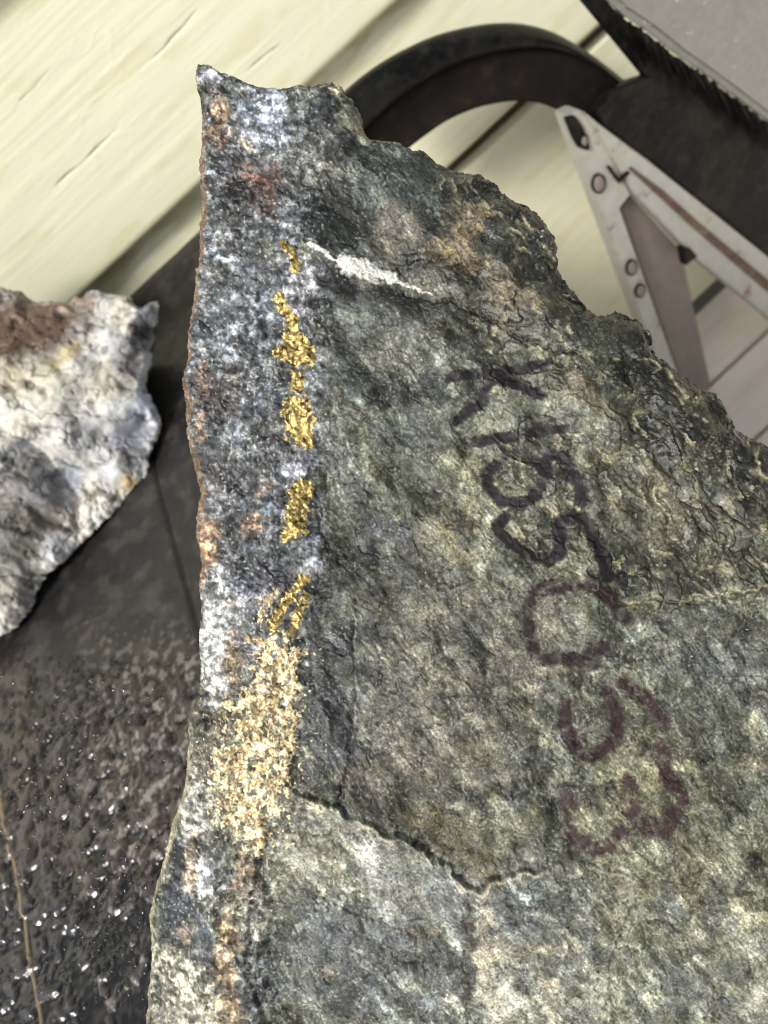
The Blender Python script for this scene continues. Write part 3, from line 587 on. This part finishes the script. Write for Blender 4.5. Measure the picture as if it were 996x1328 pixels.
# ------------------------------------------------------------------ table
def table():
    k = NT('wet_black_board')
    a = k.n('ShaderNodeAttribute', attribute_name='Col')
    n = k.noise(700, 3, .6)
    c = k.mix(1.0, a.outputs['Color'], k.ramp(n, [(.3, .8), (.5, 1.0), (.7, 1.25)]), 'MULTIPLY')
    k.l(c, k.b.inputs['Base Color']); k.l(a.outputs['Alpha'], k.b.inputs['Roughness'])
    k.bump(n, .08, .0006); k.b.inputs['Coat Weight'].default_value = .28; k.b.inputs['Coat Roughness'].default_value = .10; k.b.inputs['Coat IOR'].default_value = 1.33
    t = empty('table', (-.25, .5, 0))
    tag(t, 'low black table with a wet top under the rocks', 'table')
    off = np.array([-.25, .5, 0])
    x0, x1, y0, y1, st = -.72, .16, .06, .885, .0011
    x = np.arange(x0, x1 + st, st, dtype=np.float32); y = np.arange(y0, y1 + st, st, dtype=np.float32)
    X, Y = np.meshgrid(x, y); mx, my = X * 1000, Y * 1000             # millimetres
    # picture position of each point, only used to lay out the pools, the painted grey reflections and the dry patches in table coordinates
    rel = np.stack([X, Y, np.full_like(X, TABLE_Z - CAMZ)], -1); dz = rel @ FW
    px = 498 + FPX * (rel @ RC) / dz; py = 664 - FPX * (rel @ UC) / dz
    wx = mx + 9 * fbm(mx / 22, my / 22, 701, 4); wy = my + 9 * fbm(mx / 22, my / 22, 702, 4)
    gx_, gy_ = mx + 5 * fbm(mx / 12, my / 12, 705, 3), my + 5 * fbm(mx / 12, my / 12, 706, 3)
    isl = fbm(gx_ / 13, gy_ / 15, 703, 4, .5)                          # grey islands: reflection on the wet film painted in, between black pools
    low = sm(1060, 1230, py); rgt = sm(120, 210, px - .0 * py)
    isl = isl + .30 - .42 * low * (1 - .3 * rgt) - .25 * sm(60, 150, px) * low + .15 * sm(-.2, .5, fbm(mx / 45, my / 45, 707, 2))
    isl = isl * 1.0
    on = sm(-.03, .07, isl) * sm(790, 960, py + 60 * fbm(mx / 40, my / 40, 708, 2))
    fleck = sm(.12, .45, perlin(mx / 8, my / 8, 711) + .6 * perlin(mx / 3.5, my / 3.5, 712) + .3 * perlin(mx / 20, my / 20, 713)) * sm(780, 880, py) * sm(70, 170, px)
    C = np.zeros(X.shape + (3,), np.float32) + lin((36, 34, 34))
    mot = perlin(mx / 6, my / 6, 718) * .5 + .5 * perlin(mx / 2.8, my / 2.8, 719)
    base = np.where((py > 0)[..., None], lin((64, 58, 56)), 0) * np.exp(.22 * mot)[..., None]
    C = C * (1 - on[..., None]) + base * on[..., None]
    br = sm(-.1, .45, fbm(mx / 30, my / 30, 715, 3)) * on
    C = C * (1 - .55 * br[..., None]) + lin((60, 46, 38)) * .55 * br[..., None]
    cool = sm(1100, 1240, py) * on; C = C * (1 - .6 * cool[..., None]) + lin((78, 77, 81)) * .6 * cool[..., None]
    C = C * (1 - .5 * fleck[..., None]) + lin((158, 152, 146)) * .62 * fleck[..., None]
    film = on
    pool = (1 - on) * sm(790, 960, py)
    C = C * (1 - .86 * pool)[..., None]
    C = C * np.exp(-.25 + .2 * perlin(mx / 3, my / 3, 720) + .4 * fbm(mx / 40, my / 40, 716, 3))[..., None]
    dry = sm(.0, .5, fbm(mx / 24, my / 24, 722, 3)) * (1 - sm(820, 900, py)); C = C * (1 - .25 * dry[..., None]) + lin((88, 82, 78)) * .25 * dry[..., None] * np.exp(.8 * mot)[..., None]
    R = .5 + .12 * perlin(mx / 9, my / 9, 717) - .30 * pool - .28 * on
    H = .5 * fbm(mx / 70, my / 70, 731, 3) + .12 * perlin(mx / 5, my / 5, 732) + .35 * perlin(mx / 20, my / 20, 733) + 2.2 * film * (.5 + .8 * sm(.0, .5, isl))
    # the joint between two boards and a shallow score line
    def onb(pt):
        dd = ray(np.array([pt[0]]), np.array([pt[1]]))[0]; P = CAM + dd * ((TABLE_Z - CAMZ) / dd[2]); return (P[0] * 1000, P[1] * 1000)
    w1, w2, w3, w4, _, _ = worley(mx / 6.5, my / 6.5, 751)
    dm = sm(.0, .4, perlin(mx / 34, my / 34, 752) + .1) * sm(835, 900, py) * sm(.62, .70, w3)
    dm = dm * np.clip(1.15 * np.exp(-((px - 140) / 55) ** 2 - ((py - 1195) / 90) ** 2) + 1.0 * np.exp(-((px - 110) / 75) ** 2 - ((py - 915) / 90) ** 2) + .45 * (w4 > .6), 0, 1)
    dome = np.sqrt(np.clip(1 - (w1 / (.36 + .22 * w4)) ** 2, 0, 1)) * dm
    H = H + 1.1 * dome; R = R * (1 - .8 * sm(.05, .3, dome)); C = C * (1 - .4 * sm(.05, .3, dome))[..., None]
    s1 = seg_dist(mx, my, [onb((188, 560)), onb((206, 640)), onb((250, 800)), onb((330, 1090))]); H = H - 3.0 * np.exp(-(s1 / 1.6) ** 2); C = C * (1 - .6 * np.exp(-(s1 / 2.2) ** 2))[..., None]
    s2 = seg_dist(mx + 1.5 * perlin(my / 40, mx * 0, 2), my, [onb((-10, 990)), onb((18, 1120)), onb((54, 1340))])
    e = np.exp(-(s2 / 1.3) ** 2)[..., None]; C = C * (1 - .75 * e) + lin((142, 124, 100)) * .75 * e; H = H + .8 * e[..., 0]
    V = np.stack([X, Y, TABLE_Z - .0012 + H * .001], -1).reshape(-1, 3)
    ny, nx = X.shape; vid = np.arange(ny * nx).reshape(ny, nx)
    Q = np.stack([vid[:-1, :-1], vid[:-1, 1:], vid[1:, 1:], vid[1:, :-1]], -1).reshape(-1, 4)
    # skirt and underside
    loop = np.concatenate([vid[0, :], vid[1:, -1], vid[-1, -2::-1], vid[-2:0:-1, 0]]); nl = len(loop)
    low = V[loop].copy(); low[:, 2] = TABLE_Z - .03
    b = len(V); V = np.concatenate([V, low]); nxl = np.roll(np.arange(nl), -1)
    SK = np.stack([loop[nxl], loop, b + np.arange(nl), b + nxl], 1)
    C4 = np.concatenate([np.clip(C, .004, .6), np.clip(R, .1, .9)[..., None]], -1).reshape(-1, 4)
    C4 = np.concatenate([C4, C4[loop]])
    mesh_np('table_top', V - off, [Q, SK], k.m, t, C4)
    lg = NT('table_leg_paint'); lg.b.inputs['Base Color'].default_value = (.02, .02, .02, 1); lg.b.inputs['Roughness'].default_value = .5
    for lx in (-.66, .10):
        for ly in (.12, .82):
            bm = bmesh.new(); bmesh.ops.create_cube(bm, size=1)
            bmesh.ops.scale(bm, vec=(.045, .045, TABLE_Z - .031), verts=bm.verts); bmesh.ops.translate(bm, vec=(lx + .25, ly - .5, (TABLE_Z - .031) / 2), verts=bm.verts)
            bmesh.ops.bevel(bm, geom=bm.edges[:], offset=.004, segments=2, affect='EDGES')
            obj('leg', bm, lg.m, t)
    # water drops
    wv_, wf = [], []
    w = NT('water'); w.b.inputs['Base Color'].default_value = (1, 1, 1, 1); w.b.inputs['Roughness'].default_value = .03
    w.b.inputs['Transmission Weight'].default_value = 1; w.b.inputs['IOR'].default_value = 1.33
    cnt = 0
    while cnt < 850:
        qx = rng.uniform(-20, 250); qy = rng.uniform(850, 1340)
        dens = .05 + .95 * max(math.exp(-((qx - 140) / 46) ** 2 - ((qy - 1195) / 75) ** 2), .7 * math.exp(-((qx - 110) / 60) ** 2 - ((qy - 915) / 80) ** 2), .35 * math.exp(-((qx - 60) / 60) ** 2 - ((qy - 1040) / 70) ** 2))
        if rng.random() > dens: continue
        gx, gy = onb((qx, qy)); r = (1.3 + 2.6 * rng.random() ** 1.6) * (.7 if qy > 1150 else 1); el = rng.uniform(1, 1.9) if rng.random() < .5 else 1
        a_ = math.radians(rng.normal(70, 25)); hh = r * rng.uniform(.38, .55); base = len(wv_)
        hz = float(np.interp(0, [0], [0]))
        ix = int((gx / 1000 - x0) / st); iy = int((gy / 1000 - y0) / st)
        if not (0 <= ix < nx and 0 <= iy < ny): continue
        z0 = V[iy * nx + ix, 2] - .0001
        rings = (1, .88, .68, .44, .2)
        for rr in rings:
            for j in range(10):
                th = j * math.pi / 5; u = math.cos(th) * r * el * rr; v = math.sin(th) * r * rr
                wv_.append(((gx + u * math.cos(a_) - v * math.sin(a_)) / 1000, (gy + u * math.sin(a_) + v * math.cos(a_)) / 1000, z0 + hh * (1 - rr * rr) ** .8 / 1000))
        wv_.append((gx / 1000, gy / 1000, z0 + hh / 1000))
        for k2 in range(0, 40, 10):
            for j in range(10):
                n_ = (j + 1) % 10; wf.append((base + k2 + j, base + k2 + n_, base + k2 + 10 + n_, base + k2 + 10 + j))
        for j in range(10):
            n_ = (j + 1) % 10; wf.append((base + 40 + j, base + 40 + n_, base + 50, base + 50))
        cnt += 1
    me = bpy.data.meshes.new('water_drops'); me.from_pydata(wv_, [], [f if f[2] != f[3] else f[:3] for f in wf]); me.update()
    for p in me.polygons: p.use_smooth = True
    me.materials.append(w.m); o = link(bpy.data.objects.new('water_drops', me))
    tag(o, 'small water drops scattered over the black table top', 'water drops', 'stuff')
table()

# ------------------------------------------------------------------ house wall with lapped boards
def wall():
    k = NT('cream_paint')
    n1 = k.noise(6, 4, .6, k.mapped((1.0, 1, 14))); n2 = k.noise(55, 5, .6, k.mapped((.12, 1, 1)))
    a = k.n('ShaderNodeAttribute', attribute_name='Col')
    c = k.mix(1.0, a.outputs['Color'], k.ramp(n2, [(.3, (.96, .955, .93)), (.55, (1, 1, 1)), (.8, (1.02, 1.02, 1.0))]), 'MULTIPLY')
    k.l(c, k.b.inputs['Base Color']); k.b.inputs['Roughness'].default_value = .42
    k.bump(k.noise(220, 4, .6, k.mapped((.25, 1, 1))), .18, .0012)
    w = empty('house_wall', (0, WALL_Y, 0)); tag(w, 'cream painted house wall of weathered lapped boards behind the rocks', 'wall')
    off = np.array([0, WALL_Y, 0])
    def board(z0, z1, xs, zs, proud, seed, cracks, xr=(-1.1, 1.9)):
        x = np.arange(xr[0], xr[1], xs, dtype=np.float32); z = np.arange(0, z1 - z0 + 1e-6, zs, dtype=np.float32)
        X, Z = np.meshgrid(x, z); mx, mz = X * 1000, Z * 1000; Hh = z1 - z0
        lap = proud * (1 - Z / Hh) * .75 + .25 * proud
        rr = .010; lap = lap - np.where(Z < rr, rr - np.sqrt(np.maximum(rr * rr - (rr - Z) ** 2, 0)), 0) * .8
        wz = mz + 4 * fbm(mx / 260, mz / 30, seed + 5, 3)
        g = .45 * fbm(mx / 120, wz / 5.5, seed, 3) + .5 * fbm(mx / 300, wz / 16, seed + 1, 2)
        zone = sm(.1, .5, .4 + fbm(mx / 220, mz / 60, seed + 2, 2)) * sm(8, 45, mz)
        cr = np.zeros_like(mx)
        if cracks > .9 and xs < .004:
            for q in range(34):
                cx, cz, L = rng.uniform(-820, 300), rng.uniform(14, 232), rng.uniform(25, 190)
                n_ = 7; zz = cz + np.cumsum(rng.normal(0, 1.3, n_)) + np.linspace(0, rng.normal(0, 3), n_)
                pts = list(zip(np.linspace(cx, cx + L, n_), zz)); sl_ = (np.abs(mz - cz) < 22) & (mx > cx - 4) & (mx < cx + L + 4)
                dd = seg_dist(mx[sl_], mz[sl_], pts); tp = np.clip(np.minimum(mx[sl_] - cx, cx + L - mx[sl_]) / (L * .3), .25, 1)
                cr[sl_] = np.maximum(cr[sl_], np.exp(-(dd / (.75 * tp + .15)) ** 2) * (.35 + .65 * sm(-.3, .2, perlin(mx[sl_] / 25, mz[sl_] / 25, seed + q))) * tp)
        rd = 1 - np.abs(perlin(mx / 380, wz / 10, seed + 3)); cr_ = sm(.975, 1.0, rd) * sm(-.15, .15, perlin(mx / 160, wz / 20, seed + 7)) * zone * cracks
        worm = 1 - np.abs(perlin(mx / 28, mz / 22, seed + 9)); bl = sm(.9, 1, worm) * sm(.15, .4, perlin(mx / 110, mz / 90, seed + 8)) * cracks
        h = .34 * g * (.35 + zone) - 1.6 * cr + .3 * bl
        Yv = -lap - h * .001
        C = np.zeros(X.shape + (3,), np.float32) + np.array([.80, .79, .59])
        C = C * (1 - .45 * cr)[..., None]
        C = C * (1 + .05 * fbm(mx / 160, wz / 7, seed + 14, 3))[..., None]
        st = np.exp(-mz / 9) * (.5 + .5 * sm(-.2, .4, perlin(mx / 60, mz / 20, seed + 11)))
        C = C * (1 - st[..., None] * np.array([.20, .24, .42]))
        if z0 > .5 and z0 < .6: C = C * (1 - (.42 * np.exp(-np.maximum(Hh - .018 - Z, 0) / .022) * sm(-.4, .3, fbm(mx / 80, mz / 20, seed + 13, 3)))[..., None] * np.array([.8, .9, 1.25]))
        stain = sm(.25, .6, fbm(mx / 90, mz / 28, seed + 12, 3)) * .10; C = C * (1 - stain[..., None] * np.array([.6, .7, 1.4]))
        V = np.stack([X, Yv, Z + z0], -1).reshape(-1, 3)
        ny, nx = X.shape; vid = np.arange(ny * nx).reshape(ny, nx)
        Q = np.stack([vid[:-1, :-1], vid[:-1, 1:], vid[1:, 1:], vid[1:, :-1]], -1).reshape(-1, 4)
        loop = np.concatenate([vid[0, :], vid[1:, -1], vid[-1, -2::-1], vid[-2:0:-1, 0]]); nl = len(loop)
        bk = V[loop].copy(); bk[:, 1] = .012; b = len(V); V = np.concatenate([V, bk]); nxl = np.roll(np.arange(nl), -1)
        SK = np.stack([loop[nxl], loop, b + np.arange(nl), b + nxl], 1)
        C4 = np.concatenate([np.clip(C, .03, .9), np.ones(X.shape + (1,), np.float32)], -1).reshape(-1, 4); C4 = np.concatenate([C4, C4[loop]])
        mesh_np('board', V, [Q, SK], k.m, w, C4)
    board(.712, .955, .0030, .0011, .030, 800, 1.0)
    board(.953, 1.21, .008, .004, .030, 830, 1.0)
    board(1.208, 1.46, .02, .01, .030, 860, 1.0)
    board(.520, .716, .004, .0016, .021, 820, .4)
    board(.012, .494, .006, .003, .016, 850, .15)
    bm = bmesh.new(); bmesh.ops.create_cube(bm, size=1); bmesh.ops.scale(bm, vec=(3.0, .06, 1.5), verts=bm.verts); bmesh.ops.translate(bm, vec=(.4, .045, .752), verts=bm.verts)
    s = NT('sheathing'); s.b.inputs['Base Color'].default_value = (.12, .10, .07, 1); obj('sheathing', bm, s.m, w)
wall()

# ------------------------------------------------------------------ deck floor
def floor():
    g = NT('ground_earth'); g.l(g.ramp(g.noise(3, 6), [(.3, (.10, .09, .06)), (.7, (.2, .18, .13))]), g.b.inputs['Base Color']); g.b.inputs['Roughness'].default_value = .95
    bm = bmesh.new(); bmesh.ops.create_grid(bm, x_segments=4, y_segments=4, size=150); bmesh.ops.translate(bm, vec=(0, 0, -.25), verts=bm.verts)
    tag(obj('ground', bm, g.m), 'bare earth round the house', kind='structure')
    k = NT('deck_paint')
    n = k.noise(40, 5, .6, k.mapped((.15, 1, 1)))
    k.l(k.ramp(n, [(.3, (.56, .49, .43)), (.5, (.70, .63, .57)), (.7, (.76, .70, .64))]), k.b.inputs['Base Color']); k.b.inputs['Roughness'].default_value = .5
    k.bump(n, .3, .002)
    fl = empty('floor'); tag(fl, 'pale painted deck boards under the table', kind='structure')
    y = WALL_Y - .022
    me0 = None
    for i in range(22):
        if me0 is None:
            bm = bmesh.new(); bmesh.ops.create_cube(bm, size=1); bmesh.ops.scale(bm, vec=(3.4, .112, .03), verts=bm.verts)
            bmesh.ops.bevel(bm, geom=bm.edges[:], offset=.003, segments=2, affect='EDGES')
            o = obj('board', bm, k.m, fl); me0 = o.data
        else: o = link(bpy.data.objects.new('board', me0), fl)
        o.location = (.4, y - .057, -.015 + .0012 * math.sin(i * 5.1)); y -= .119
floor()

# ------------------------------------------------------------------ step stool / ladder at the right
def stool():
    YS = .73
    off = Vector((.42, YS, 0))
    def P(x, y, Y=YS):
        d = ray(np.array([x]), np.array([y]))[0]; t = Y / d[1]; return Vector(CAM + d * t) - off
    t = empty('step_stool', off); tag(t, 'rusty white legged step stool with black hoop and grey top', 'stool')
    def prism(pts, y0, y1, bm=None, bev=.0015):
        bm = bm or bmesh.new()
        a = [bm.verts.new(p + Vector((0, y0, 0))) for p in pts]; b = [bm.verts.new(p + Vector((0, y1, 0))) for p in pts]
        n = len(a); bm.faces.new(a); bm.faces.new(b[::-1])
        for i in range(n): bm.faces.new((a[i], b[i], b[(i + 1) % n], a[(i + 1) % n]))
        if bev:
            bmesh.ops.recalc_face_normals(bm, faces=bm.faces)
            bmesh.ops.bevel(bm, geom=bm.edges[:], offset=bev, segments=2, affect='EDGES')
        return bm
    PP = lambda l, Y=YS: [P(x, y, Y) for x, y in l]
    # materials
    wm = NT('white_enamel'); n = wm.noise(60, 5, .65)
    wm.l(wm.mix(wm.ramp(wm.noise(38, 6, .7), [(.58, 0.0), (.70, 1.0)]), wm.ramp(n, [(.3, (.33, .33, .29)), (.7, (.41, .41, .37))]), (.14, .075, .04)), wm.b.inputs['Base Color']); wm.b.inputs['Roughness'].default_value = .4
    bk = NT('black_iron'); 
    bk.l(bk.mix(bk.ramp(bk.noise(70, 5, .7), [(.5, 0.0), (.72, .8)]), bk.ramp(bk.noise(19, 5, .6), [(.44, (.0015, .0015, .0015)), (.52, (.005, .005, .004)), (.68, (.013, .012, .011))]), (.024, .022, .02)), bk.b.inputs['Base Color']); bk.b.inputs['Roughness'].default_value = .46; bk.b.inputs['Specular IOR Level'].default_value = .16
    bk.bump(bk.noise(240, 4, .6), .2, .002)
    rs = NT('rusted_iron'); rs.l(rs.ramp(rs.noise(30, 6, .7), [(.35, (.006, .005, .005)), (.58, (.013, .010, .008)), (.80, (.055, .034, .021))]), rs.b.inputs['Base Color']); rs.b.inputs['Roughness'].default_value = .8; rs.b.inputs['Specular IOR Level'].default_value = .15
    br = NT('leg_shade_rivet_brown'); br.l(br.ramp(br.noise(25, 5, .6), [(.3, (.17, .145, .125)), (.7, (.22, .19, .165))]), br.b.inputs['Base Color']); br.b.inputs['Roughness'].default_value = .5  # rear leg's shade painted in as brown, also the rivet heads' own brown
    rb = NT('rust_stain'); rb.l(rb.ramp(rb.noise(60, 5, .7), [(.3, (.05, .03, .02)), (.6, (.14, .09, .06)), (.8, (.3, .26, .22))]), rb.b.inputs['Base Color']); rb.b.inputs['Roughness'].default_value = .8
    gr = NT('grey_top'); n = gr.noise(120, 4, .6)
    gr.l(gr.mix(gr.ramp(gr.noise(150, 2, .5), [(.72, 0.0), (.76, 1.0)]), gr.ramp(n, [(.3, (.20, .20, .175)), (.7, (.25, .25, .22))]), (.6, .6, .58)), gr.b.inputs['Base Color']); gr.b.inputs['Roughness'].default_value = .45
    # hoop: three rails swept along the arc
    outer = [(436,128),(456,108),(500,76),(560,46),(621,31),(669,28),(713,38),(753,60),(788,86),(815,108),(850,140)]
    ridge = [(456,186),(480,160),(522,122),(580,86),(641,66),(701,61),(745,70),(775,86),(800,104),(824,128),(850,160)]
    inner = [(500,226),(524,196),(550,177),(580,155),(621,138),(665,130),(701,132),(729,145),(762,168),(800,205)]
    def res(l, m=48):
        a = np.array(l, float); s = np.concatenate([[0], np.cumsum(np.hypot(*np.diff(a, axis=0).T))]); u = np.linspace(0, s[-1], m)
        r = np.stack([np.interp(u, s, a[:, 0]), np.interp(u, s, a[:, 1])], 1)
        for _ in range(6): r[1:-1] = .25 * r[:-2] + .5 * r[1:-1] + .25 * r[2:]
        return r
    o_, r_, i_ = res(outer), res(ridge), res(inner)
    def strip(name, secs, mat):
        bm = bmesh.new(); rows = []
        for j in range(len(o_)): rows.append([bm.verts.new(f(j)) for f in secs])
        m = len(secs)
        for j in range(len(rows) - 1):
            for q_ in range(m): bm.faces.new((rows[j][q_], rows[j + 1][q_], rows[j + 1][(q_ + 1) % m], rows[j][(q_ + 1) % m]))
        bm.faces.new(rows[0]); bm.faces.new(rows[-1][::-1])
        return obj(name, bm, mat, t, True)
    lp = lambda a, b, f: a * (1 - f) + b * f
    def at(A, dy): return lambda j: P(A[j][0], A[j][1], YS + dy)
    def atm(A, B_, f, dy): return lambda j: P(*lp(A[j], B_[j], f), YS + dy)
    strip('hoop', [at(o_, .030), atm(o_, r_, .12, .012), atm(o_, r_, .5, .003), atm(o_, r_, .85, -.002), at(r_, .004), atm(r_, o_, .1, .055), atm(o_, r_, .1, .062)], bk.m)
    strip('hoop_liner', [atm(r_, i_, -.04, .009), atm(r_, i_, .3, .020), atm(r_, i_, .6, .024), atm(r_, i_, .9, .016), at(i_, .020), atm(i_, r_, .08, .055), atm(r_, i_, .1, .060)], rs.m)
    # black side plate and grey top
    obj('side_plate', prism(PP([(742,-12),(770,-12),(795,18),(827,39),(868,72),(920,108),(1010,175),(1060,215),(1060,385),(1000,338),(930,280),(840,208),(776,160),(764,140),(790,112),(808,104),(831,97)]), -.010, .002, bev=.0015), bk.m, t)
    top = prism(PP([(772,-40),(768,-14),(795,14),(829,36),(870,68),(922,104),(1012,171),(1200,310),(1300,-40)], YS - .02), -.016, .0, bev=.006)
    obj('top_plate', top, gr.m, t)
    # worn bristly edge of the black skirt along the grey top
    bm = bmesh.new(); edge = np.array([(795,16),(829,38),(870,70),(922,106),(1010,172)], float)
    el_ = np.concatenate([[0], np.cumsum(np.hypot(*np.diff(edge, axis=0).T))])
    for q_ in range(230):
        u = rng.uniform(0, el_[-1]); ex, ey = np.interp(u, el_, edge[:, 0]), np.interp(u, el_, edge[:, 1])
        L = rng.uniform(14, 58); an = math.radians(rng.normal(62, 6)); w_ = rng.uniform(.5, 1.3); st_ = rng.uniform(-7, 10)
        dx, dy = math.cos(an), math.sin(an); ox, oy = ex + dx * st_, ey + dy * st_; yy = YS - .0135 - rng.uniform(0, .006) - (.018 if st_ < 2 else 0)
        a_ = [P(ox - dy * w_, oy + dx * w_, yy), P(ox + dy * w_, oy - dx * w_, yy), P(ox + dx * L, oy + dy * L, yy + .003)]
        b_ = [p_ + Vector((0, .002, 0)) for p_ in a_]
        va = [bm.verts.new(p_) for p_ in a_]; vb = [bm.verts.new(p_) for p_ in b_]
        bm.faces.new(va); bm.faces.new(vb[::-1])
        for j in range(3): bm.faces.new((va[j], vb[j], vb[(j + 1) % 3], va[(j + 1) % 3]))
    fr_ = obj('bristle_fringe', bm, bk.m, t); fr_['kind'] = 'stuff'
    # white legs, rear leg with its shade painted in as brown
    l1 = prism(PP([(735,150),(752,142),(770,160),(818,252),(804,270),(873,467),(960,700),(902,700),(880,545),(826,398)], YS - .004), 0, .022)
    fix_low(l1, off)
    obj('leg', l1, wm.m, t)
    l2 = prism(PP([(757,144),(776,160),(840,208),(930,280),(1060,384),(1180,480),(1180,545),(996,411),(904,336),(822,250)], YS - .008), 0, .020)
    fix_low(l2, off, (.86, -.02))
    obj('leg', l2, wm.m, t)
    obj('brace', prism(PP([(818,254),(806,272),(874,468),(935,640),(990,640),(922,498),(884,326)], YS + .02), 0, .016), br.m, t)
    # rusty groove strip, bent wire line, clip
    obj('rust_strip', prism(PP([(816,219),(820,217),(860,247),(905,287),(1000,366),(1040,402),(1036,408),(997,379),(901,297),(857,256)], YS - .0105), 0, .003, bev=0), rb.m, t)
    obj('bracket_edge', prism(PP([(788,217),(791,215),(803,232),(815,222),(817,225),(803,238)], YS - .0105), 0, .003, bev=0), rs.m, t)
    obj('clip', prism(PP([(886,322),(896,322),(905,333),(890,345)], YS - .012), 0, .012, bev=.001), bk.m, t)
    obj('hinge_plate', prism(PP([(734,153),(746,150),(756,163),(766,190),(764,196),(752,192),(744,178)], YS - .009), 0, .006, bev=.001), bk.m, t)
    first = None
    for (x, y, rx, ry) in [(756,182,8,13),(776,238,11,11),(819,347,9,12),(830,377,8,11)]:
        c = P(x, y, YS - .006); r = (P(x + rx, y, YS - .006) - c).length
        bm = bmesh.new(); bmesh.ops.create_cone(bm, cap_ends=True, segments=20, radius1=1, radius2=1, depth=1)
        bmesh.ops.rotate(bm, cent=(0, 0, 0), matrix=Matrix.Rotation(math.pi / 2, 3, 'X'), verts=bm.verts)
        bmesh.ops.scale(bm, vec=(r * .7, .003, r * .95), verts=bm.verts); bmesh.ops.translate(bm, vec=c, verts=bm.verts)
        rv = obj('rivet', bm, rs.m, t)
        bm = bmesh.new(); bmesh.ops.create_uvsphere(bm, u_segments=14, v_segments=8, radius=1)
        bmesh.ops.scale(bm, vec=(r * .60, .0045, r * .84), verts=bm.verts); bmesh.ops.translate(bm, vec=c, verts=bm.verts)
        obj('rivet_head', bm, br.m, rv, True)
def fix_low(bm, off, shift=None):
    """run the lowest end of a leg straight on to the deck"""
    zs = sorted(v.co.z for v in bm.verts); lo = zs[0]; span = zs[-1] - lo
    for v in bm.verts:
        if v.co.z < lo + .12 * span: v.co.z -= (lo + .12 * span - v.co.z)
    dz = min(v.co.z for v in bm.verts)
    for v in bm.verts:
        if v.co.z < lo + .1 * span and dz > .001: v.co.z = max(.0005, v.co.z - dz)
stool()
